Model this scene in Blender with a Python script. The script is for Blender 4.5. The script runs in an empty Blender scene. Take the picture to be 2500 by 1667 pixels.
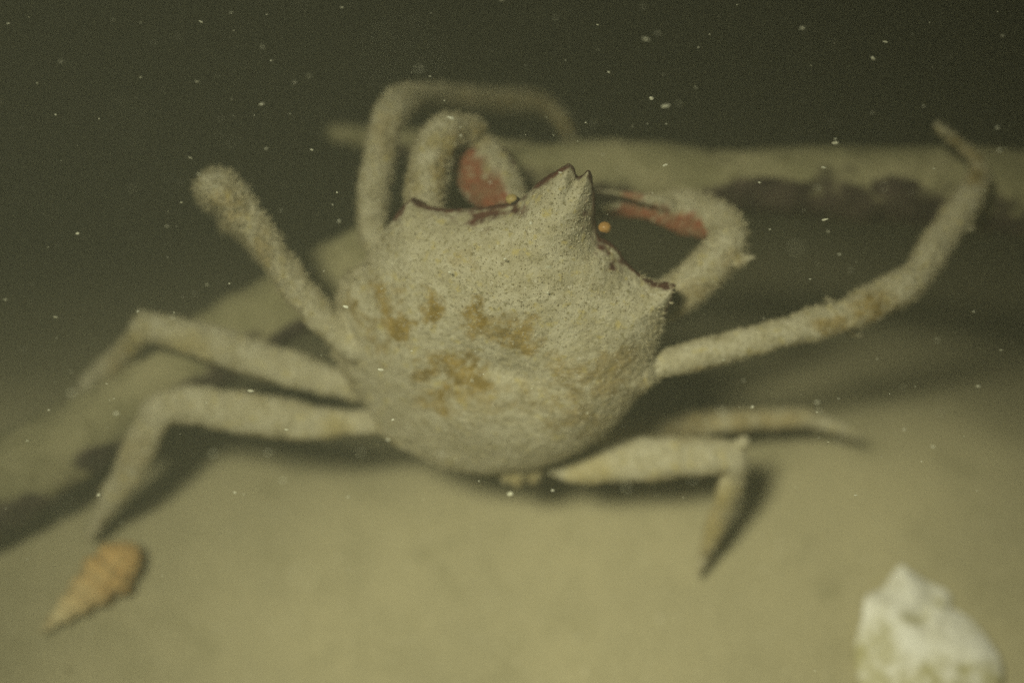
import bpy, bmesh, math, random
import numpy as np
from mathutils import Vector, Matrix, noise

random.seed(7); rng = np.random.default_rng(7)
sc = bpy.context.scene
C = sc.collection

# ------------------------------------------------------------------ camera
PITCH = math.radians(15.0)                      # tilt away from straight down
TARGET = Vector((0, 0, 0.03)); DIST = 0.53
FWD = Vector((0, math.sin(PITCH), -math.cos(PITCH)))
UP = Vector((0, math.cos(PITCH), math.sin(PITCH)))
RIGHT = Vector((1, 0, 0))
CAM = TARGET - FWD * DIST
SPAN = 0.245 / DIST                             # frame width per metre of depth
cd = bpy.data.cameras.new('camera'); cam = bpy.data.objects.new('camera', cd); C.objects.link(cam)
cam.location = CAM; cam.rotation_euler = (PITCH, 0, 0)
cd.sensor_width = 36; cd.lens = 36 / SPAN
cd.clip_start = 0.005; cd.clip_end = 200
cd.dof.use_dof = True; cd.dof.focus_distance = 0.486; cd.dof.aperture_fstop = 3.2
sc.camera = cam

# ------------------------------------------------------------------ night sky, torch, exposure
w = bpy.data.worlds.new('World'); sc.world = w; w.use_nodes = True
nt = w.node_tree; bg = nt.nodes['Background']
sky = nt.nodes.new('ShaderNodeTexSky'); sky.sky_type = 'NISHITA'; sky.sun_disc = False
sky.sun_elevation = math.radians(2); sky.sun_rotation = math.radians(200)
nt.links.new(sky.outputs[0], bg.inputs[0]); bg.inputs[1].default_value = 0.002

ld = bpy.data.lights.new('diver_torch', 'SPOT')
torch = bpy.data.objects.new('diver_torch', ld); C.objects.link(torch)
torch.location = (-0.25, -0.07, 1.0)
AIM = Vector((0.022, -0.088, 0.0))
torch.rotation_euler = (AIM - Vector(torch.location)).to_track_quat('-Z', 'Y').to_euler()
ld.energy = 64.0; ld.color = (0.985, 0.99, 0.715)
ld.spot_size = math.radians(23); ld.spot_blend = 1.0; ld.shadow_soft_size = 0.10

sc.view_settings.view_transform = 'Standard'; sc.view_settings.look = 'None'
sc.view_settings.exposure = 0.0; sc.view_settings.gamma = 1.0
sc.render.engine = 'CYCLES'
sc.cycles.volume_bounces = 1; sc.cycles.max_bounces = 5; sc.cycles.diffuse_bounces = 3
sc.cycles.use_denoising = False

# ------------------------------------------------------------------ helpers
def ray(px, py):
    u = (px - 1250) / 2500 * SPAN; v = -(py - 833.5) / 2500 * SPAN
    return FWD + RIGHT * u + UP * v

def P(px, py, z):
    """the point at height z that the photograph shows at this pixel"""
    d = ray(px, py); return CAM + d * ((z - CAM.z) / d.z)

def pix(p):
    d = Vector(p) - CAM; dep = d.dot(FWD)
    return (1250 + d.dot(RIGHT) / dep / SPAN * 2500, 833.5 - d.dot(UP) / dep / SPAN * 2500)

def pix_np(co):
    d = co - np.array(CAM); dep = d @ np.array(FWD)
    return (1250 + d[:, 0] / dep / SPAN * 2500, 833.5 - (d @ np.array(UP)) / dep / SPAN * 2500)

def mpp(p):                                     # metres per photo pixel at a point
    return (Vector(p) - CAM).dot(FWD) * SPAN / 2500

def fbm(v, s, o=3, seed=0.0):
    return noise.fractal(Vector(v) * s + Vector((seed, seed * 1.7, -seed)), 1.0, 2.0, o)

def floor_z(x, y):
    q = y + 0.015 - 0.020 * (0.5 - 0.5 * math.tanh((x + 0.05) / 0.03)) - 0.03 * noise.noise(Vector((x * 5, 0.3, 0.0)))
    back = 0.5 * (q + math.sqrt(q * q + 0.0005))        # the bank falls away behind the crab
    z = -0.95 * math.tanh(back * 2.3)
    n = noise.noise(Vector((x * 9, y * 9, 3.1))) * 0.0035 + noise.noise(Vector((x * 31, y * 31, 8.1))) * 0.0012
    far = max(0.0, math.hypot(x, y) - 1.0)
    z += n + 0.05 * min(far, 4) * noise.noise(Vector((x * 0.4, y * 0.4, 1.0)))
    return z

def PF(px, py, lift=0.0):
    z = 0.0
    for _ in range(8):
        p = P(px, py, z + lift); z = floor_z(p.x, p.y)
    return P(px, py, z + lift)

def link(name, me, mat, parent=None, smooth=True):
    o = bpy.data.objects.new(name, me); C.objects.link(o)
    if mat: me.materials.append(mat)
    if smooth:
        me.polygons.foreach_set('use_smooth', [True] * len(me.polygons))
    if parent: o.parent = parent
    return o

def mesh(name, verts, faces):
    me = bpy.data.meshes.new(name); me.from_pydata([tuple(v) for v in verts], [], faces); me.update(); return me

def tag(o, label=None, cat=None, group=None, kind=None):
    for k, v in (('label', label), ('category', cat), ('group', group), ('kind', kind)):
        if v: o[k] = v
    return o

def empty(name, loc):
    o = bpy.data.objects.new(name, None); C.objects.link(o); o.location = loc; o.empty_display_size = 0.01; return o

def adopt(o, root):
    """parent without moving"""
    o.parent = root; o.matrix_parent_inverse = Matrix.Translation(root.location).inverted(); return o

# ------------------------------------------------------------------ materials
class MB:
    def __init__(s, name):
        s.m = bpy.data.materials.new(name); s.m.use_nodes = True
        s.t = s.m.node_tree; s.b = s.t.nodes['Principled BSDF']
        s.b.inputs['Roughness'].default_value = 0.9; s.b.inputs['Specular IOR Level'].default_value = 0.12
        s.obj = s.n('ShaderNodeTexCoord').outputs['Object']
    def n(s, typ, **k):
        nd = s.t.nodes.new(typ)
        for a, v in k.items(): setattr(nd, a, v)
        return nd
    def l(s, a, b): s.t.links.new(a, b)
    def noise(s, scale, detail=4, rough=0.6, dim=None):
        nd = s.n('ShaderNodeTexNoise'); nd.inputs['Scale'].default_value = scale
        nd.inputs['Detail'].default_value = detail; nd.inputs['Roughness'].default_value = rough
        s.l(s.obj, nd.inputs['Vector']); return nd.outputs['Fac']
    def ramp(s, fac, lo, hi):
        r = s.n('ShaderNodeMapRange'); r.interpolation_type = 'SMOOTHSTEP'
        r.inputs['From Min'].default_value = lo; r.inputs['From Max'].default_value = hi
        s.l(fac, r.inputs['Value']); return r.outputs['Result']
    def mix(s, fac, a, b):
        m = s.n('ShaderNodeMix', data_type='RGBA')
        for sock, val in ((m.inputs['Factor'], fac), (m.inputs['A'], a), (m.inputs['B'], b)):
            if isinstance(val, (tuple, list)): sock.default_value = (*val, 1)
            elif isinstance(val, float): sock.default_value = val
            else: s.l(val, sock)
        return m.outputs['Result']
    def math(s, op, a, b):
        m = s.n('ShaderNodeMath', operation=op)
        for i, v in enumerate((a, b)):
            if isinstance(v, float): m.inputs[i].default_value = v
            else: s.l(v, m.inputs[i])
        return m.outputs[0]
    def attr(s, name): return s.n('ShaderNodeAttribute', attribute_name=name).outputs['Fac']
    def color(s, c):
        if isinstance(c, (tuple, list)): s.b.inputs['Base Color'].default_value = (*c, 1)
        else: s.l(c, s.b.inputs['Base Color'])
    def bump(s, h, dist, strength=1.0):
        b = s.n('ShaderNodeBump'); b.inputs['Distance'].default_value = dist; b.inputs['Strength'].default_value = strength
        s.l(h, b.inputs['Height']); s.l(b.outputs[0], s.b.inputs['Normal'])

SILT = (0.43, 0.375, 0.235)

def mat_floor():
    m = MB('silt_floor')
    c = m.mix(m.ramp(m.noise(14, 5), 0.3, 0.7), (0.35, 0.31, 0.19), (0.45, 0.395, 0.24))
    c = m.mix(m.ramp(m.noise(70, 4), 0.45, 0.85), c, (0.31, 0.275, 0.16))
    c = m.mix(m.ramp(m.noise(700, 3), 0.55, 0.75), c, (0.50, 0.45, 0.30))
    m.color(c); m.bump(m.noise(500, 5, 0.7), 0.0008); return m.m

def mat_branch():
    m = MB('silted_bark')
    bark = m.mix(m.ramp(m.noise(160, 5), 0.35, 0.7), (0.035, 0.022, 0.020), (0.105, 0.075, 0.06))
    silt = m.mix(m.ramp(m.noise(60, 5), 0.35, 0.7), (0.30, 0.27, 0.15), (0.42, 0.37, 0.22))
    silt = m.mix(m.ramp(m.noise(260, 4), 0.5, 0.75), silt, (0.24, 0.21, 0.11))
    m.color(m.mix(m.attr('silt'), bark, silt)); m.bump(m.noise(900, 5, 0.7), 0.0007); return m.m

def mat_crab():
    m = MB('silted_crab_shell')
    n1 = m.noise(220, 5); n2 = m.noise(1100, 3, 0.7)
    silt = m.mix(m.ramp(n1, 0.32, 0.68), (0.43, 0.38, 0.25), (0.56, 0.51, 0.37))
    silt = m.mix(m.ramp(n2, 0.55, 0.66), silt, (0.27, 0.235, 0.13))
    silt = m.mix(m.ramp(m.noise(800, 3, 0.7), 0.58, 0.70), silt, (0.62, 0.57, 0.44))
    silt = m.mix(m.ramp(m.noise(430, 3, 0.6), 0.55, 0.72), silt, (0.50, 0.42, 0.20))
    alg_dim = m.mix(m.ramp(m.noise(300, 4), 0.35, 0.65), (0.20, 0.135, 0.03), (0.36, 0.25, 0.075))
    edge = m.math('MULTIPLY', m.attr('algae_dim'), m.ramp(m.noise(330, 5, 0.7), 0.30, 0.52))
    c = m.mix(edge, silt, alg_dim)
    c = m.mix(m.attr('yellow'), c, (0.42, 0.33, 0.12))
    shell = m.mix(m.ramp(m.noise(400, 4), 0.3, 0.7), (0.07, 0.022, 0.02), (0.14, 0.05, 0.035))
    c = m.mix(m.attr('bare'), c, shell)
    red = m.mix(m.ramp(m.noise(350, 4), 0.3, 0.7), (0.30, 0.085, 0.045), (0.24, 0.13, 0.075))
    c = m.mix(m.math('MULTIPLY', m.attr('red'), m.ramp(m.noise(520, 4, 0.7), 0.30, 0.46)), c, red)
    m.color(c); m.bump(m.noise(1500, 4, 0.7), 0.00035); return m.m

def mat_grain(name, a, b, rough=0.8):
    m = MB(name)
    r = m.n('ShaderNodeNewGeometry').outputs['Random Per Island']
    m.color(m.mix(r, a, b)); m.b.inputs['Roughness'].default_value = rough; return m.m

def mat_snail():
    m = MB('snail_shell_horn')
    c = m.mix(m.attr('apex'), (0.60, 0.38, 0.15), (0.70, 0.60, 0.36))
    c = m.mix(m.ramp(m.noise(260, 4), 0.5, 0.72), c, (0.36, 0.26, 0.13))
    c = m.mix(m.ramp(m.noise(130, 3), 0.5, 0.7), c, (0.58, 0.42, 0.20))
    m.color(c); m.bump(m.noise(900, 3), 0.0004); m.b.inputs['Roughness'].default_value = 0.7; return m.m

def mat_white():
    m = MB('chalky_shell')
    c = m.mix(m.ramp(m.noise(120, 4), 0.3, 0.7), (0.74, 0.70, 0.60), (0.84, 0.81, 0.74))
    s = m.math('MULTIPLY', m.attr('silt'), m.ramp(m.noise(190, 5, 0.65), 0.30, 0.62))
    c = m.mix(s, c, (0.44, 0.40, 0.22))
    m.color(c); m.bump(m.noise(600, 4), 0.0004); m.b.inputs['Roughness'].default_value = 0.75; return m.m

def mat_plain(name, col, rough=0.5, spec=0.3):
    m = MB(name); c = m.mix(m.noise(900, 3), tuple(0.8 * x for x in col), tuple(min(1, 1.15 * x) for x in col))
    m.color(c); m.b.inputs['Roughness'].default_value = rough; m.b.inputs['Specular IOR Level'].default_value = spec; return m.m

M_CRAB = mat_crab()

# ------------------------------------------------------------------ sea floor
def build_floor():
    N = 260
    t = np.linspace(-1, 1, N)
    xs = 0.11 * np.sinh(t * 5.8) ; ys = xs
    verts = [(x, y, floor_z(x, y)) for y in ys for x in xs]
    faces = [(j * N + i, j * N + i + 1, (j + 1) * N + i + 1, (j + 1) * N + i) for j in range(N - 1) for i in range(N - 1)]
    o = link('sea_floor', mesh('sea_floor', verts, faces), mat_floor())
    tag(o, 'pale olive silt sea floor under the crab', 'sea floor', kind='structure')
build_floor()

# ------------------------------------------------------------------ tubes
def resample(pts, step):
    """pts: list of (Vector, radius) -> dense list along the polyline"""
    out = []
    for (a, ra), (b, rb) in zip(pts[:-1], pts[1:]):
        n = max(2, int((b - a).length / step))
        for i in range(n):
            t = i / n; out.append((a.lerp(b, t), ra + (rb - ra) * t))
    out.append(pts[-1]); return out

def smooth_path(d, it):
    p = np.array([list(q[0]) + [q[1]] for q in d])
    for _ in range(it):
        p[1:-1] = 0.25 * p[:-2] + 0.5 * p[1:-1] + 0.25 * p[2:]
    return [(Vector(r[:3]), float(r[3])) for r in p]

def tube(bm, path, seg=16, flat=1.0, cap=True, rfun=None):
    """flat: squash of the section along the vertical"""
    rings = []; n = len(path)
    # rounded ends
    def head(k, sgn):
        p, r = path[k]; q = path[k + 1][0] if k == 0 else path[k - 1][0]
        d = (p - q).normalized(); return [(p + d * r * math.sin(a), r * math.cos(a)) for a in (0.5, 0.95, 1.3)]
    full = path
    if cap: full = head(0, 1)[::-1] + path + head(n - 1, 1)
    ref = None
    for i, (p, r) in enumerate(full):
        a = full[max(0, i - 1)][0]; b = full[min(len(full) - 1, i + 1)][0]
        t = (b - a).normalized()
        if ref is None:
            ref = Vector((0, 0, 1)) if abs(t.z) < 0.9 else Vector((0, 1, 0))
        u = (ref - t * ref.dot(t)).normalized(); ref = u; v = t.cross(u)
        ring = []
        for k in range(seg):
            an = 2 * math.pi * k / seg
            rr = r if rfun is None else r * rfun(p, u * math.cos(an) + v * math.sin(an))
            ring.append(bm.verts.new(p + u * math.cos(an) * rr * flat + v * math.sin(an) * rr))
        rings.append(ring)
    for A, B in zip(rings[:-1], rings[1:]):
        for k in range(seg):
            bm.faces.new((A[k], A[(k + 1) % seg], B[(k + 1) % seg], B[k]))
    bm.faces.new(rings[0][::-1]); bm.faces.new(rings[-1])

# ------------------------------------------------------------------ branch
def branch_mesh(name, pts, seg, step, amp, seed, bias):
    path = [(P(x, y, z), h * mpp(P(x, y, z))) for x, y, z, h in pts]
    path = smooth_path(resample(path, step), 60)
    bm = bmesh.new()
    tube(bm, path, seg, rfun=lambda p, d: 1 + amp * fbm(p + d * 0.008, 45, 3, seed) + 0.45 * amp * fbm(p + d * 0.008, 190, 3, seed))
    me = bpy.data.meshes.new(name); bm.to_mesh(me); bm.free(); me.update()
    a = me.attributes.new('silt', 'FLOAT', 'POINT')
    vals = []
    for v in me.vertices:                       # silt on faces turned up and away; bark tone elsewhere
        s = v.normal.z * 0.75 + v.normal.y * 0.65 + 0.75 * fbm(v.co, 48, 4, seed + 3) + 0.3 * fbm(v.co, 210, 3, seed) + bias + (0.2 if v.co.x < -0.03 else 0)
        x, y = pix(v.co)                        # set patches where dark bark tone replaces the silt
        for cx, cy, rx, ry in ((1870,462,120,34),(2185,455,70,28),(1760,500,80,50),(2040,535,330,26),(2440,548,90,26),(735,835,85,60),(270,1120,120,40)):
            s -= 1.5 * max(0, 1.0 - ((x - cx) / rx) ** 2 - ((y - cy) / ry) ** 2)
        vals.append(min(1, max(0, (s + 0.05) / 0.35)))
    a.data.foreach_set('value', vals)
    return me

def build_branch():
    M = mat_branch()
    root = empty('sunken_branch', P(1250, 430, 0.0))
    tag(root, 'silt coated forked branch lying on the sea floor under the crab', 'branch')
    stem = [(-160, 1296, 0.004, 106), (0, 1192, 0.008, 102), (250, 1030, 0.010, 94), (507, 862, 0.014, 88), (746, 714, 0.018, 86), (900, 625, 0.022, 82),
            (1080, 525, 0.026, 80), (1220, 450, 0.028, 76), (1380, 412, 0.028, 74), (1550, 420, 0.027, 76), (1800, 442, 0.025, 82),
            (2040, 450, 0.024, 90), (2230, 452, 0.024, 96), (2380, 456, 0.024, 106), (2520, 472, 0.024, 103), (2800, 500, 0.02, 96)]
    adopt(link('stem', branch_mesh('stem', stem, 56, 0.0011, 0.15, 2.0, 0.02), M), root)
    twig = [(1290, 400, 0.022, 52), (1100, 372, 0.012, 42), (960, 345, 0.006, 34), (880, 332, 0.003, 29), (822, 325, 0.002, 24)]
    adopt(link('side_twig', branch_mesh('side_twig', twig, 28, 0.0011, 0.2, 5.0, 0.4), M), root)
build_branch()

# ------------------------------------------------------------------ crab
AX = (0.31, -0.95)                              # the way the crab faces, in the photograph
def rim_z(px, py):
    s = (px - 1230) * AX[0] + (py - 800) * AX[1]
    return 0.049 + s * 7.6e-5

OUTLINE = [(1388,399),(1400,410),(1410,440),(1424,428),(1437,415),(1443,432),(1446,455),(1452,480),(1453,520),(1454,556),(1468,582),(1487,592),(1505,608),
    (1522,632),(1540,654),(1568,677),(1600,694),(1626,700),(1650,697),(1643,722),(1636,742),(1626,768),(1618,800),(1606,832),(1599,866),
    (1597,886),(1603,908),(1609,928),(1588,942),(1563,957),(1540,990),(1515,1024),(1487,1048),(1439,1086),(1385,1114),(1324,1134),(1276,1143),
    (1228,1148),(1190,1150),(1156,1149),(1120,1145),(1085,1138),(1048,1123),(1013,1105),(975,1085),(941,1062),(918,1032),(900,995),(878,960),
    (850,925),(828,890),(812,850),(800,815),(806,780),(818,745),(826,710),(830,682),(850,668),(882,648),(905,612),(935,574),(952,546),
    (967,521),(985,500),(1004,483),(1018,497),(1042,506),(1074,512),(1105,514),(1142,512),(1180,508),(1212,501),(1236,500),(1256,500),(1275,484),(1300,459),(1329,436),(1360,418)]
CX, CY = 1235, 800

def build_carapace(bm):
    n = (Vector((0, 0, 1)))
    a = P(1230, 800, rim_z(1230, 800)); b = P(1330, 800, rim_z(1330, 800)); c = P(1230, 700, rim_z(1230, 700))
    n = (b - a).cross(c - a).normalized()
    # resample the outline by length
    O = OUTLINE + [OUTLINE[0]]
    rim = []
    for (x0, y0), (x1, y1) in zip(O[:-1], O[1:]):
        k = max(1, int(math.hypot(x1 - x0, y1 - y0) / 7))
        for i in range(k): rim.append((x0 + (x1 - x0) * i / k, y0 + (y1 - y0) * i / k))
    K = len(rim); R = 34
    RX = np.array(rim); RN = np.roll(RX, -1, axis=0)
    def edge_dist(px, py):
        p = np.array((px, py)); d = RN - RX; t = np.clip(((p - RX) * d).sum(1) / (d * d).sum(1), 0, 1)
        return float(np.sqrt((((RX + d * t[:, None]) - p) ** 2).sum(1).min()))
    def dome(px, py, r):
        s = (px - CX) * AX[0] + (py - CY) * AX[1]; l = (px - CX) * -AX[1] + (py - CY) * AX[0]
        d = edge_dist(px, py); k = 1 - math.exp(-d / 30)
        h = 0.0125 * max(0.0, 1 - (l / 470) ** 2 - ((s - 10) / (390 if s < 10 else 520)) ** 2) * k + 0.0012 * (1 - math.exp(-d / 12))
        g = lambda cs, cl, ws, wl, A: A * math.exp(-((s - cs) / ws) ** 2 - ((l - cl) / wl) ** 2)
        h += k * (g(150, 0, 120, 130, .0022) + g(-40, -210, 150, 110, .0020) + g(-40, 215, 150, 110, .0020) + g(-170, 0, 80, 95, .0018)
                  + g(-20, 0, 45, 220, -.0009) + g(-110, -110, 70, 45, -.0008) + g(-110, 110, 70, 45, -.0008) + g(-28, 40, 22, 90, -.0009))
        return h
    top, bot = [], []
    for j in range(R + 1):
        r = (j / R) ** 0.85; rt, rb = [], []
        for (x, y) in rim:
            px, py = CX + (x - CX) * r, CY + (y - CY) * r
            p = P(px, py, rim_z(px, py))
            edge = 0.0008
            rt.append(bm.verts.new(p + n * (dome(px, py, r) + edge)))
            rb.append(bm.verts.new(p - n * (0.017 * (1 - r ** 1.6) ** 0.8 + edge)))
            if j == 0: break
        top.append(rt); bot.append(rb)
    for L, flip in ((top, False), (bot, True)):
        for j in range(R):
            for k in range(K):
                k2 = (k + 1) % K
                f = (L[0][0], L[1][k], L[1][k2]) if j == 0 else (L[j][k], L[j + 1][k], L[j + 1][k2], L[j][k2])
                bm.faces.new(f[::-1] if flip else f)
    for k in range(K):
        k2 = (k + 1) % K; bm.faces.new((top[R][k], bot[R][k], bot[R][k2], top[R][k2]))
    return n

LEGS = {   # (px, py, z, half width in photo pixels)
 'front_left': [(960,640,.046,34),(905,575,.046,37),(912,470,.050,39),(930,360,.053,39),(945,290,.054,40),(972,250,.052,38),(1015,238,.040,33),(1080,238,.026,29),(1200,245,.006,26),(1310,250,-.008,25),(1350,268,-.010,20),(1375,300,-.010,15),(1392,338,-.008,8)],
 'second_left': [(870,850,.043,36),(790,785,.046,37),(735,715,.050,37),(680,638,.055,38),(620,545,.061,40),(560,478,.064,44),(530,452,.060,45),(522,462,.050,40),(545,500,.038,32),(590,560,.032,24),(640,625,.028,14),(668,668,.025,6)],
 'third_left': [(960,960,0.024,32),(850,942,0.024,36),(760,918,0.026,42),(690,896,0.027,46),(600,868,0.028,46),(500,832,0.030,45),(410,806,0.030,42),(378,800,0.030,35),(352,796,0.030,39),(335,822,0.026,31),(295,868,0.018,30),(240,915,0.011,26),(190,960,0.004,18),(150,1010,0.000,6)],
 'fourth_left': [(1000,1050,0.020,26),(900,1030,0.020,27),(850,1032,0.021,32),(790,1035,0.022,40),(700,1022,0.023,50),(600,1008,0.024,52),(500,992,0.025,48),(430,985,0.025,44),(385,1000,0.024,42),(355,1060,0.020,43),(325,1130,0.015,42),(275,1210,0.008,32),(232,1280,0.002,18),(212,1315,0.000,6)],
 'fourth_right': [(1255,1120,0.020,16),(1335,1142,0.020,14),(1390,1146,0.021,30),(1450,1136,0.022,46),(1540,1124,0.023,54),(1640,1117,0.024,52),(1740,1113,0.024,47),(1795,1112,0.024,42),(1800,1140,0.022,38),(1778,1200,0.017,33),(1752,1275,0.010,28),(1722,1350,0.003,20),(1704,1405,-0.001,7)],
 'third_right': [(1420,1040,0.0074,27),(1500,1062,0.0068,30),(1600,1042,0.0057,32),(1720,1030,0.0046,30),(1850,1022,0.0030,27),(1960,1018,0.0019,24),(2040,1040,-0.0003,16),(2110,1075,-0.0020,6)],
 'first_right': [(1480,920,.044,34),(1610,892,.049,36),(1750,856,.050,36),(1900,815,.050,35),(2010,786,.048,40),(2048,774,.048,33),(2085,762,.048,45),(2140,735,.047,41),(2215,695,.047,46),(2246,666,.046,30),(2275,615,.045,38),(2330,535,.044,36),(2378,460,.043,36),(2398,428,.042,28),(2388,392,.042,16),(2342,352,.044,13),(2305,322,.047,11),(2284,306,.049,6)],
 # claws: arm, wrist and palm
 'left_arm': [(1060,640,.052,46),(1035,530,.055,50),(1038,450,.058,50),(1052,375,.060,51),(1072,332,.060,50),(1112,314,.058,46),(1150,318,.055,36)],
 'left_palm': [(1142,338,.053,44),(1160,378,.052,68),(1184,420,.051,79),(1214,462,.050,72),(1246,505,.049,50),(1290,560,.048,30)],
 'left_finger': [(1240,480,.052,34),(1300,520,.053,24),(1350,570,.053,12)],
 'right_arm': [(1540,770,.048,44),(1630,735,.050,50),(1690,690,.052,51),(1745,640,.053,50),(1782,596,.053,48),(1785,555,.052,44),(1755,530,.050,38)],
 'right_palm': [(1765,540,.050,44),(1715,530,.049,60),(1668,520,.049,60),(1622,512,.049,46),(1585,514,.048,25),(1525,514,.048,20),(1480,517,.048,17),(1440,522,.048,11)],
 'right_finger': [(1630,500,.052,22),(1590,490,.054,15),(1545,478,.054,10),(1490,468,.053,6),(1455,466,.052,3)],
}
FLAT = {'left_palm': .62, 'right_palm': .6, 'fourth_left': .8, 'fourth_right': .75, 'third_left': .8}
SPINES = [((2078,808,.044),(2108,818,.042),14,4), ((2030,742,.050),(2018,728,.052),9,3), ((2350,555,.044),(2378,560,.044),10,3), ((1800,640,.054),(1842,626,.055),20,5),
          ((360,775,.031),(338,762,.033),14,4), ((1808,1085,.026),(1824,1072,.027),16,5), ((1270,1150,.022),(1262,1172,.019),20,16), ((1305,1150,.022),(1306,1166,.019),18,15), ((1240,1150,.022),(1236,1168,.019),14,12)]

def build_crab():
    bm = bmesh.new()
    n = build_carapace(bm)
    segs = {}
    for k, pts in LEGS.items():
        path = [(P(x, y, z), h * mpp(P(x, y, z))) for x, y, z, h in pts]
        path = smooth_path(resample(path, 0.0012), 5)
        segs[k] = path
        tube(bm, path, 18, FLAT.get(k, 0.92))
    for a, b, ra, rb in SPINES:
        A, B = P(*a), P(*b); tube(bm, resample([(A, ra * mpp(A)), (B, rb * mpp(B))], 0.0008), 10)
    # under-side: mouth frame and leg bases so that the body is closed underneath
    for (px, py, dz, r) in ((1300,640,-.012,90),(1250,800,-.014,150),(1210,960,-.012,120)):
        p = P(px, py, rim_z(px, py) + dz); q = P(px - 30, py + 90, rim_z(px - 30, py + 90) + dz)
        tube(bm, resample([(p, r * mpp(p)), (q, r * mpp(q))], .004), 20, 0.55)
    me = bpy.data.meshes.new('body_raw'); bm.to_mesh(me); bm.free()
    tmp = bpy.data.objects.new('body_raw', me); C.objects.link(tmp)
    rm = tmp.modifiers.new('r', 'REMESH'); rm.mode = 'VOXEL'; rm.voxel_size = 0.00045
    sm = tmp.modifiers.new('s', 'SMOOTH'); sm.factor = 0.5; sm.iterations = 2
    dg = bpy.context.evaluated_depsgraph_get()
    me2 = bpy.data.meshes.new_from_object(tmp.evaluated_get(dg)); me2.name = 'body'
    bpy.data.objects.remove(tmp)
    N = len(me2.vertices)
    co = np.empty(N * 3); me2.vertices.foreach_get('co', co); co = co.reshape(-1, 3)
    no = np.empty(N * 3); me2.vertices.foreach_get('normal', no); no = no.reshape(-1, 3)
    # nearest limb for each vertex
    def dist_to(path):
        pp = np.array([list(p) for p, r in path[::3]]); d = np.full(N, 9.0)
        for q in pp: d = np.minimum(d, np.linalg.norm(co - q, axis=1))
        return d
    limb = {k: dist_to(p) for k, p in segs.items()}
    dl = np.min(np.array([limb[k] for k in limb]), axis=0)
    on_limb = dl < 0.0065
    X, Y = pix_np(co)
    nz = no[:, 2]
    # lumps of settled silt: real relief
    amp = np.where(on_limb, 0.0006, 0.00016)
    amp = np.where((X < 620) & (Y < 560) & on_limb, 0.0022, amp)
    rel = np.array([0.00020 * fbm(c, 620, 3, 1.0) + a * fbm(c, 150, 2, 4.0) for c, a in zip(co, amp)])
    co = co + no * rel[:, None]
    me2.vertices.foreach_set('co', co.ravel()); me2.update()
    nse = np.array([fbm(c, 160, 3, 9.0) for c in co]); nse2 = np.array([fbm(c, 420, 3, 2.0) for c in co])
    ss = lambda x, a, b: np.clip((x - a) / (b - a), 0, 1) ** 2 * (3 - 2 * np.clip((x - a) / (b - a), 0, 1))
    # bare, silt-free shell on the steep front rim
    nf = no @ np.array(n)
    front = ((X - CX) * AX[0] + (Y - CY) * AX[1])
    bare = ss(-nf + 0.22 * nse2 + 0.3 * nse, -0.42, -0.10) * (front > 90) * (~on_limb)
    arcs = (((960,535),(985,500),(1004,483),(1020,498),(1042,506)), ((1150,511),(1236,500),(1275,484),(1329,436),(1390,405)), ((1441,432),(1452,480),(1454,556),(1468,582)), ((1626,700),(1650,697),(1640,735),(1626,768)))
    ed = np.full(N, 99.0)
    for arc in arcs:
        for (x0, y0), (x1, y1) in zip(arc[:-1], arc[1:]):
            t = np.clip(((X - x0) * (x1 - x0) + (Y - y0) * (y1 - y0)) / ((x1 - x0) ** 2 + (y1 - y0) ** 2), 0, 1)
            ed = np.minimum(ed, np.hypot(X - x0 - t * (x1 - x0), Y - y0 - t * (y1 - y0)))
    near_rim = np.abs(co[:, 2] - 0.049 - front * 7.6e-5) < .0035
    bare = np.maximum(bare, ss(-(ed - 6 - 9 * nse), -5, 3) * near_rim)
    # red, clean inner faces of the claws
    def side(k, sx, sy):
        path = segs[k]; pts = np.array([list(p) for p, r in path]); rad = np.array([r for p, r in path])
        best = np.full(N, 9.0); lat = np.zeros(N)
        for i in range(0, len(path), 2):
            d = co - pts[i]; m = np.linalg.norm(d, axis=1); b = m < best
            best[b] = m[b]; lat[b] = (d[b, 0] * sx + d[b, 1] * sy) / rad[i]
        return best, lat
    bare = np.maximum(bare, 0.9 * np.clip(1.2 - ((X - 1136) / 40) ** 2 - ((Y - 368 - 8 * nse) / 11) ** 2, 0, 1) * on_limb)   # dark crease between wrist and palm
    red = np.zeros(N)
    b, lat = side('left_palm', -0.80, -0.60); others = np.minimum(limb['left_arm'], 9)
    red = np.maximum(red, (b < .0105) * (limb['left_arm'] > 0.0052) * ss(lat + 0.35 * nse, -0.22, 0.15))
    b, lat = side('right_palm', 0.25, -0.97)
    red = np.maximum(red, (b < .0085) * (limb['right_arm'] > 0.0050) * ss(lat + 0.4 * nse, -0.2, 0.2))
    fing = (X > 1515) & (X < 1600) & (Y > 465) & (Y < 548) & ((limb['right_palm'] < .003) | (limb['right_finger'] < .0026))
    red = np.maximum(red, 0.8 * fing * ss(nse, -0.3, 0.2))
    # brown algal film, with depth dimness painted onto two low legs
    alg_dim = np.zeros(N)
    for (cx, cy, rx, ry, a) in ((905,790,90,85,1),(955,745,50,50,.8),(1048,745,32,40,1),(1165,765,42,34,1),(1215,800,90,40,.75),(1265,825,55,30,.9),(1110,925,95,70,.95),(1060,960,60,50,.7),
                                (1480,920,120,70,.6),(1420,1000,90,60,.55),(1170,980,120,50,.5),(1130,640,36,22,.35),(860,880,50,60,.4)):
        d = ((X - cx) / rx) ** 2 + ((Y - cy) / ry) ** 2
        alg_dim = np.maximum(alg_dim, a * np.clip(1.0 - 0.75 * d + 1.5 * nse + 0.7 * nse2, 0, 1))
    alg_dim *= (~on_limb) * (nf > 0.2)
    side_b = ss(-nz + 0.4 * nse, -0.45, 0.1)            # thin film low on the limbs
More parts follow.
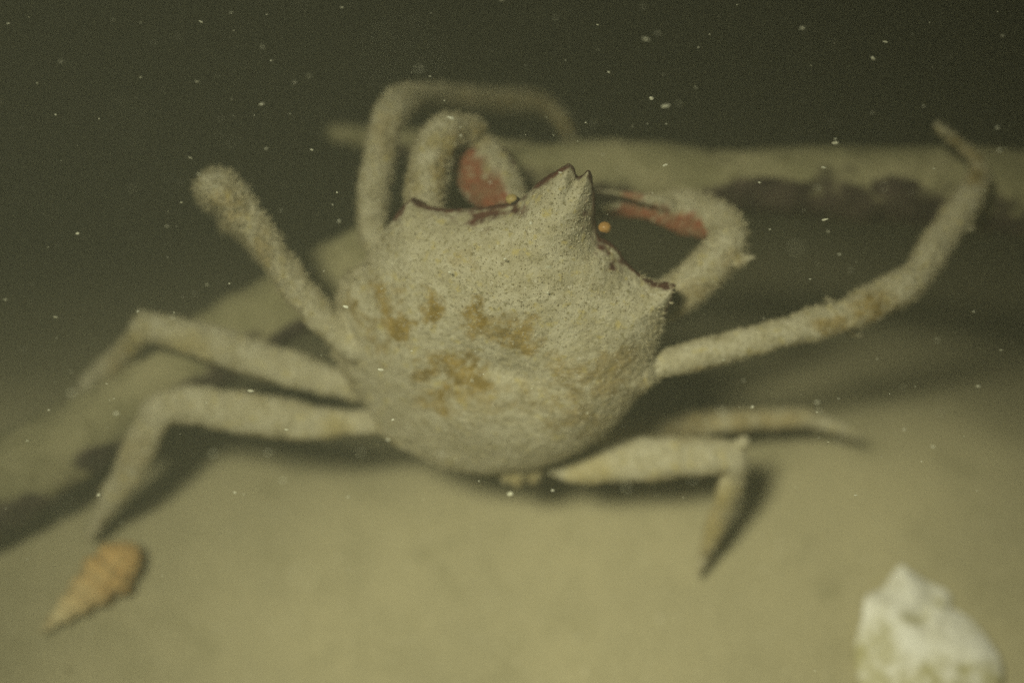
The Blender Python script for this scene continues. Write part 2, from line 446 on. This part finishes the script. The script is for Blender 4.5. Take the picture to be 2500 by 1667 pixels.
    alg_dim = np.maximum(alg_dim, 0.75 * side_b * on_limb)
    stain_dim = np.zeros(N)
    for (cx, cy, rx, ry, a) in ((2150,745,75,50,.9),(2040,800,60,30,.8),(2390,400,60,60,.9),(2340,350,40,40,.8),(560,500,55,50,.55),(640,620,30,80,.6),(1090,430,36,90,.8),(1000,460,25,90,.3),(1150,330,45,40,.8),
                                (950,330,40,60,.4),(1200,248,190,40,1.0),(1385,310,40,50,1.0),(1700,720,90,36,.5),(1800,650,60,40,.5),(300,880,60,60,.5),(1745,1290,40,90,.5),(330,1150,60,90,.35),(1750,1030,250,50,.6)):  # low front-left shin and third right leg: painted dimness of depth
        d = ((X - cx) / rx) ** 2 + ((Y - cy) / ry) ** 2
        stain_dim = np.maximum(stain_dim, a * np.clip(1.2 - d + 1.1 * nse, 0, 1))
    alg_dim = np.maximum(alg_dim, stain_dim * on_limb)
    yel = np.zeros(N)
    for (cx, cy, r) in ((1440,1165,75),(820,1065,60),(1262,1172,32),(1306,1165,34),(1236,1168,26),(1775,1220,60),(1740,1300,50),(450,870,80),(330,840,50),(1060,345,24),(1090,355,26)):
        yel = np.maximum(yel, np.clip(1.1 - ((X - cx) ** 2 + (Y - cy) ** 2) / r ** 2 + 0.4 * nse, 0, 1))
    yel *= 0.55 * (on_limb | (Y > 1150))
    for nm, v in (('bare', bare), ('red', red), ('algae_dim', alg_dim), ('yellow', yel)):
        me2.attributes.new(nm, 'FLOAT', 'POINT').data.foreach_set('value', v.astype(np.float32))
    root = empty('crab', P(1235, 800, 0.0))
    tag(root, 'silt covered crab with pointed shell and reddish claws clinging to the sunken branch', 'crab')
    body = adopt(link('body', me2, M_CRAB), root)

    # bristles that hold the silt
    clean = (red + bare) < 0.2
    idx_rim = np.where((~on_limb) & (nf > -0.1) & (nf < 0.72) & (front < 130) & clean)[0]
    RP = np.array([p for a, b in zip(OUTLINE, OUTLINE[1:] + OUTLINE[:1]) for p in ((a[0], a[1]), ((a[0] + b[0]) / 2, (a[1] + b[1]) / 2))])
    cand = np.where((Y > 640) & (Y < 980) & ((X < 930) | (X > 1560)) & (np.abs(co[:, 2] - 0.049 - ((X - 1230) * AX[0] + (Y - 800) * AX[1]) * 7.6e-5) < .006))[0]
    cand = np.array([i for i in cand if np.min((RP[:, 0] - X[i]) ** 2 + (RP[:, 1] - Y[i]) ** 2) < 30 ** 2])
    idx_leg = np.where(on_limb & clean & (nz > -0.5))[0]
    V, F = [], []
    def hair(i, ln, wd, lean, out=None):
        p = Vector(co[i]); q = Vector(no[i]) if out is None else (Vector(no[i]) * .6 + out).normalized(); q = (q + Vector(rng.normal(0, lean, 3))).normalized()
        q = (q + Vector((0, 0, -0.15))).normalized()
        u = q.orthogonal().normalized(); v = q.cross(u); b = len(V)
        p = p - q * wd
        for a in (0, 2.1, 4.2): V.append(p + (u * math.cos(a) + v * math.sin(a)) * wd)
        V.append(p + q * ln + Vector((0, 0, -0.1 * ln)))
        F.extend([(b, b + 1, b + 3), (b + 1, b + 2, b + 3), (b + 2, b, b + 3)])
    for i in rng.choice(idx_rim, 2400): hair(i, rng.uniform(.0004, .0010), rng.uniform(.0001, .0002), .3)
    for i in rng.choice(cand, 520):
        out = Vector((-1 if X[i] < 1200 else 1, 0.1, 0.1))
        hair(i, rng.uniform(.0010, .0030) * (1 if X[i] < 1200 else .5), rng.uniform(.00014, .00028) * (1 if X[i] < 1200 else .7), .2, out)
    for i in rng.choice(idx_leg, 26000):
        f = 1.35 if Y[i] < 760 else 0.8
        if (X[i] - 525) ** 2 + (Y[i] - 455) ** 2 < 75 ** 2: f = 2.0
        hair(i, f * rng.uniform(.0004, .0013), rng.uniform(.00009, .00019), .55)
    o = adopt(link('bristles', mesh('bristles', V, F), mat_grain('silted_bristles', (0.34, 0.29, 0.17), (0.52, 0.46, 0.31)), smooth=False), root)
    o['kind'] = 'stuff'
    # sand grains stuck to the shell
    idx_top = np.where((~on_limb) & (nf > 0.35) & (bare < .5))[0]
    V, F = [], []
    def grain(p, s):
        b = len(V); R = Matrix.Rotation(rng.uniform(0, 6.28), 3, Vector(rng.normal(size=3)).normalized())
        for d in ((1,0,0),(-1,0,0),(0,1,0),(0,-1,0),(0,0,1),(0,0,-1)): V.append(p + R @ (Vector(d) * s * rng.uniform(.6, 1.25)))
        F.extend([(b+x, b+y, b+z) for x, y, z in ((0,2,4),(2,1,4),(1,3,4),(3,0,4),(2,0,5),(1,2,5),(3,1,5),(0,3,5))])
    for i in rng.choice(idx_top, 9000):
        keep = 1.0 if Y[i] < 760 else 0.55
        if rng.random() < keep: grain(Vector(co[i] + no[i] * 0.00008), rng.uniform(.0001, .00027))
    for i in rng.choice(idx_leg, 5000): grain(Vector(co[i]), rng.uniform(.0001, .0003))
    o = adopt(link('sand_grains', mesh('sand_grains', V, F), mat_grain('mixed_sand', (0.20, 0.16, 0.085), (0.66, 0.60, 0.45)), smooth=False), root)
    o['kind'] = 'stuff'

    # eyes on short stalks
    def eye(px, py, z, r, mat, base):
        bm = bmesh.new(); bmesh.ops.create_uvsphere(bm, u_segments=20, v_segments=12, radius=1)
        me = bpy.data.meshes.new('eye'); bm.to_mesh(me); bm.free()
        c = P(px, py, z); s = r * mpp(c)
        for v in me.vertices: v.co = Vector((v.co.x * 1.2 * s, v.co.y * s, v.co.z * s)) * (1 + .12 * noise.noise(v.co * 1.5)) + c
        e = adopt(link('eye', me, mat), root)
        bm = bmesh.new(); B = P(*base); tube(bm, resample([(B, s * 1.0), (c + (B - c) * .3, s * 1.12)], s * .4), 12)
        me = bpy.data.meshes.new('eye_stalk'); bm.to_mesh(me); bm.free()
        st = link('eye_stalk', me, M_DARK); st.parent = e      # the eye's own frame is the world's
    M_DARK = mat_plain('dark_stalk', (0.03, 0.018, 0.015), .5)
    eye(1477, 556, rim_z(1477, 556) - .0005, 14, mat_plain('amber_eye', (0.46, 0.25, 0.08), .35, .4), (1455, 574, rim_z(1455, 574) - .001))
    eye(1250, 487, rim_z(1250, 487) - .0005, 13, mat_plain('pale_amber_eye', (0.44, 0.33, 0.13), .4, .4), (1268, 502, rim_z(1268, 502) - .001))
build_crab()

# ------------------------------------------------------------------ snail shell
def build_snail():
    A = PF(98, 1545, 0.0030); B = PF(338, 1335, 0.0056)
    ax = (B - A); L = ax.length; ax.normalize()
    u = ax.orthogonal().normalized(); v = ax.cross(u)
    seg, K = 64, 130; V, F, ap = [], [], []
    for i in range(K + 1):
        t = i / K
        env = 0.0066 * (min(1, t / 0.70) ** 0.86) * (1 if t < .66 else max(0.05, 1 - ((t - .66) / .345) ** 2) ** 0.55)
        for k in range(seg):
            th = 2 * math.pi * k / seg
            w_ = 7.2 * (t + 0.015) ** 0.62 - th / (2 * math.pi)          # whorl count: sutures wind round the axis
            ph = w_ - math.floor(w_)
            bulge = 0.72 + 0.32 * math.sin(math.pi * ph) ** 0.6 if t < .86 else 0.93
            rib = 1 + 0.045 * math.cos(th * 12 + 4 * w_)
            r = max(0.00012, env * bulge * rib)
            V.append(A + ax * (L * t) + (u * math.cos(th) + v * math.sin(th)) * r); ap.append(max(0.0, min(1.0, 1.1 - t * 1.6)))
    for i in range(K):
        for k in range(seg):
            k2 = (k + 1) % seg
            F.append((i * seg + k, i * seg + k2, (i + 1) * seg + k2, (i + 1) * seg + k))
    F.append(tuple(range(seg))[::-1]); F.append(tuple(K * seg + k for k in range(seg)))
    me = mesh('snail_shell', V, F)
    me.attributes.new('apex', 'FLOAT', 'POINT').data.foreach_set('value', ap)
    o = link('snail_shell', me, mat_snail())
    tag(o, 'orange tan spiral snail shell with pale pointed tip on the silt', 'shell')
build_snail()

# ------------------------------------------------------------------ broken white shell
def build_white():
    out = [(2201,1374),(2222,1392),(2246,1407),(2268,1420),(2290,1430),(2311,1437),(2322,1449),(2326,1463),(2316,1474),(2330,1483),(2348,1492),(2366,1504),(2382,1518),(2398,1538),(2412,1558),
           (2426,1578),(2438,1598),(2446,1620),(2450,1645),(2446,1680),(2430,1715),(2395,1745),(2340,1765),(2270,1770),(2200,1758),(2145,1735),(2112,1700),(2098,1660),(2092,1630),(2088,1600),(2088,1570),(2094,1545),
           (2102,1518),(2104,1495),(2106,1472),(2113,1452),(2132,1444),(2150,1437),(2162,1424),(2172,1408),(2186,1388)]
    O = out + [out[0]]; rim = []
    for (x0, y0), (x1, y1) in zip(O[:-1], O[1:]):
        for i in range(4): rim.append((x0 + (x1 - x0) * i / 4, y0 + (y1 - y0) * i / 4))
    cx, cy = 2262, 1575; K = len(rim); R = 26; bm = bmesh.new(); lay = []
    for sgn, th in ((1, 0.0), (-1, 0.0016)):
        L = []
        for j in range(R + 1):
            r = (j / R) ** .9; ring = []
            for (x, y) in rim:
                px, py = cx + (x - cx) * r, cy + (y - cy) * r
                p = PF(px, py, 0.0022)
                # valve: convex, growth steps, ragged edge
                h = 0.0040 * (1 - r ** 2.6) + 0.00012 * math.sin(r * 26 + 3 * fbm(p, 80, 2, 2)) * r * (1 - r ** 8) + 0.0007 * fbm(p, 150, 3, 1) + 0.0014 * (fbm(p, 60, 2, 7))
                h += 0.0018 * math.exp(-((px - 2150) / 70) ** 2 - ((py - 1490) / 40) ** 2) - 0.0016 * math.exp(-((px - 2235) / 45) ** 2 - ((py - 1500) / 28) ** 2)
                ring.append(bm.verts.new(p + Vector((0, 0, h - th))))
                if j == 0: break
            L.append(ring)
        lay.append(L)
        for j in range(R):
            for k in range(K):
                k2 = (k + 1) % K
                f = (L[0][0], L[1][k], L[1][k2]) if j == 0 else (L[j][k], L[j + 1][k], L[j + 1][k2], L[j][k2])
                bm.faces.new(f if sgn < 0 else f[::-1])
    for k in range(K):
        k2 = (k + 1) % K; bm.faces.new((lay[0][R][k], lay[1][R][k], lay[1][R][k2], lay[0][R][k2]))
    bmesh.ops.recalc_face_normals(bm, faces=bm.faces)
    me = bpy.data.meshes.new('broken_shell'); bm.to_mesh(me); bm.free()
    s = []
    for v in me.vertices:
        x, y = pix(v.co)
        m = max(1.5 - ((x - 2120) / 75) ** 2 - ((y - 1590) / 75) ** 2, 1.3 - ((x - 2235) / 42) ** 2 - ((y - 1500) / 26) ** 2, (y - 1610) / 45 + (0.4 if x > 2200 else 0), 0.9 - ((x - 2300) / 40) ** 2 - ((y - 1470) / 22) ** 2, 0)
        s.append(min(1, max(0, m + 0.4 * fbm(v.co, 200, 3, 3))))
    me.attributes.new('silt', 'FLOAT', 'POINT').data.foreach_set('value', s)
    o = link('broken_shell', me, mat_white())
    tag(o, 'chalky white broken clam shell half sunk in the silt', 'shell')
build_white()

# ------------------------------------------------------------------ grit lying on the silt
def build_grit():
    V, F = [], []
    for k in range(700):
        x, y = rng.uniform(-.30, .30), rng.uniform(-.24, .03)
        s = min(.0011, .00018 + abs(rng.normal(0, 1)) ** 2 * .00016)
        p = Vector((x, y, floor_z(x, y) + s * .2)); b = len(V)
        for d in ((1,0,0),(-1,0,0),(0,1,0),(0,-1,0),(0,0,1),(0,0,-1)):
            q = Vector(d) * s * rng.uniform(.6, 1.4); V.append(p + Vector((q.x, q.y, q.z * .6)))
        F.extend([(b+i, b+j, b+l) for i, j, l in ((0,2,4),(2,1,4),(1,3,4),(3,0,4),(2,0,5),(1,2,5),(3,1,5),(0,3,5))])
    o = link('grit', mesh('grit', V, F), mat_grain('floor_grit', (0.26, 0.22, 0.12), (0.66, 0.60, 0.44)), smooth=False)
    tag(o, 'fine shell grit scattered over the silt', 'grit', kind='stuff')
build_grit()

# ------------------------------------------------------------------ specks drifting in the water
_b = bmesh.new(); bmesh.ops.create_icosphere(_b, subdivisions=1, radius=1)
ICO = [v.co.copy() for v in _b.verts]; _b.verts.index_update(); ICOF = [[v.index for v in f.verts] for f in _b.faces]; _b.free()
def build_specks():
    V, F = [], []
    def speck(p, s, stretch):
        b = len(V); R = Matrix.Rotation(rng.uniform(-.4, .4), 3, 'Z') @ Matrix.Rotation(rng.uniform(-.5, .5), 3, 'Y')
        for d in ICO:
            q = Vector(d) * s * rng.uniform(.75, 1.2); q.x *= stretch; V.append(p + R @ q)
        F.extend([tuple(b + x for x in f) for f in ICOF])
    known = [(1098,665,.75),(1233,632,.7),(1296,545,.75),(1337,715,.6),(1152,928,.65),(1380,465,.45),(1150,705,.4),(932,705,.5),(1270,520,.45),(1350,600,.35),(1400,560,.4),(1085,246,.5),(1124,311,.45),(1705,116,.5),(662,148,.5),(242,290,.45),(90,203,.55),(828,540,.55),(520,1107,.7),(690,1172,.7),(1760,1003,.7),(2000,1002,.6),(174,959,.7),
             (1880,560,.5),(2022,565,.5),(1590,240,1.2),(560,692,.5),(505,695,.45),(823,470,.5),(812,500,.4),(1430,300,.4),(1545,308,.4),(1410,345,.35),(566,243,.45),(425,763,.5),(1530,1190,.6),(1690,1172,.6),(2205,945,.5),(1723,1030,.5),(880,1105,.6),(655,1105,.6)]
    for x, y, s in known:
        dep = ((P(x, y, rim_z(x, y) + .0165) - CAM).dot(FWD) if (900 < x < 1560 and 420 < y < 1000) else 0.484 + rng.normal(0, .008) if y < 800 else 0.49 - rng.uniform(.03, .06))
        p = CAM + ray(x, y) * dep
        if p.z < floor_z(p.x, p.y) + .004: continue
        speck(p, s * .00040, 1.3)
    n = 0
    while n < 700:
        p = Vector((rng.uniform(-.22, .22), rng.uniform(-.16, .26), rng.uniform(-.01, .30)))
        if (p - CAM).length < 0.16 or p.z < floor_z(p.x, p.y) + .004: continue
        speck(p, abs(rng.normal(0, 1)) * .00010 + .00006, rng.uniform(1, 2.2)); n += 1
    for k in range(300):                                             # a drifting sheet at the depth of the crab's snout
        p = CAM + ray(rng.uniform(-60, 2560), 1250 * rng.random() ** 1.3 - 30) * (0.485 + rng.normal(0, .022))
        if p.z > floor_z(p.x, p.y) + .004: speck(p, abs(rng.normal(0, 1)) ** 1.5 * .00008 + .00006, rng.uniform(1.2, 3.0))
    o = link('drifting_specks', mesh('drifting_specks', V, F), mat_grain('pale_flakes', (0.62, 0.60, 0.45), (0.85, 0.83, 0.68)), smooth=False)
    tag(o, 'pale specks of silt drifting in the murky water', 'particles', kind='stuff')
build_specks()

# ------------------------------------------------------------------ the murky water itself
def build_haze():
    bm = bmesh.new(); bmesh.ops.create_cube(bm, size=1)
    for v in bm.verts:
        v.co = Vector((v.co.x * 84, v.co.y * 84, 0.68 if v.co.z > 0 else -2.0))
    me = bpy.data.meshes.new('haze'); bm.to_mesh(me); bm.free()
    m = bpy.data.materials.new('murky_water'); m.use_nodes = True; t = m.node_tree
    t.nodes.remove(t.nodes['Principled BSDF'])
    pv = t.nodes.new('ShaderNodeVolumePrincipled')
    pv.inputs['Color'].default_value = (0.79, 0.80, 0.60, 1); pv.inputs['Density'].default_value = 0.42
    pv.inputs['Anisotropy'].default_value = 0.1
    t.links.new(pv.outputs[0], t.nodes['Material Output'].inputs['Volume'])
    o = link('haze', me, m, smooth=False)
    tag(o, 'murky olive water filled with suspended silt', 'water', kind='stuff')
build_haze()
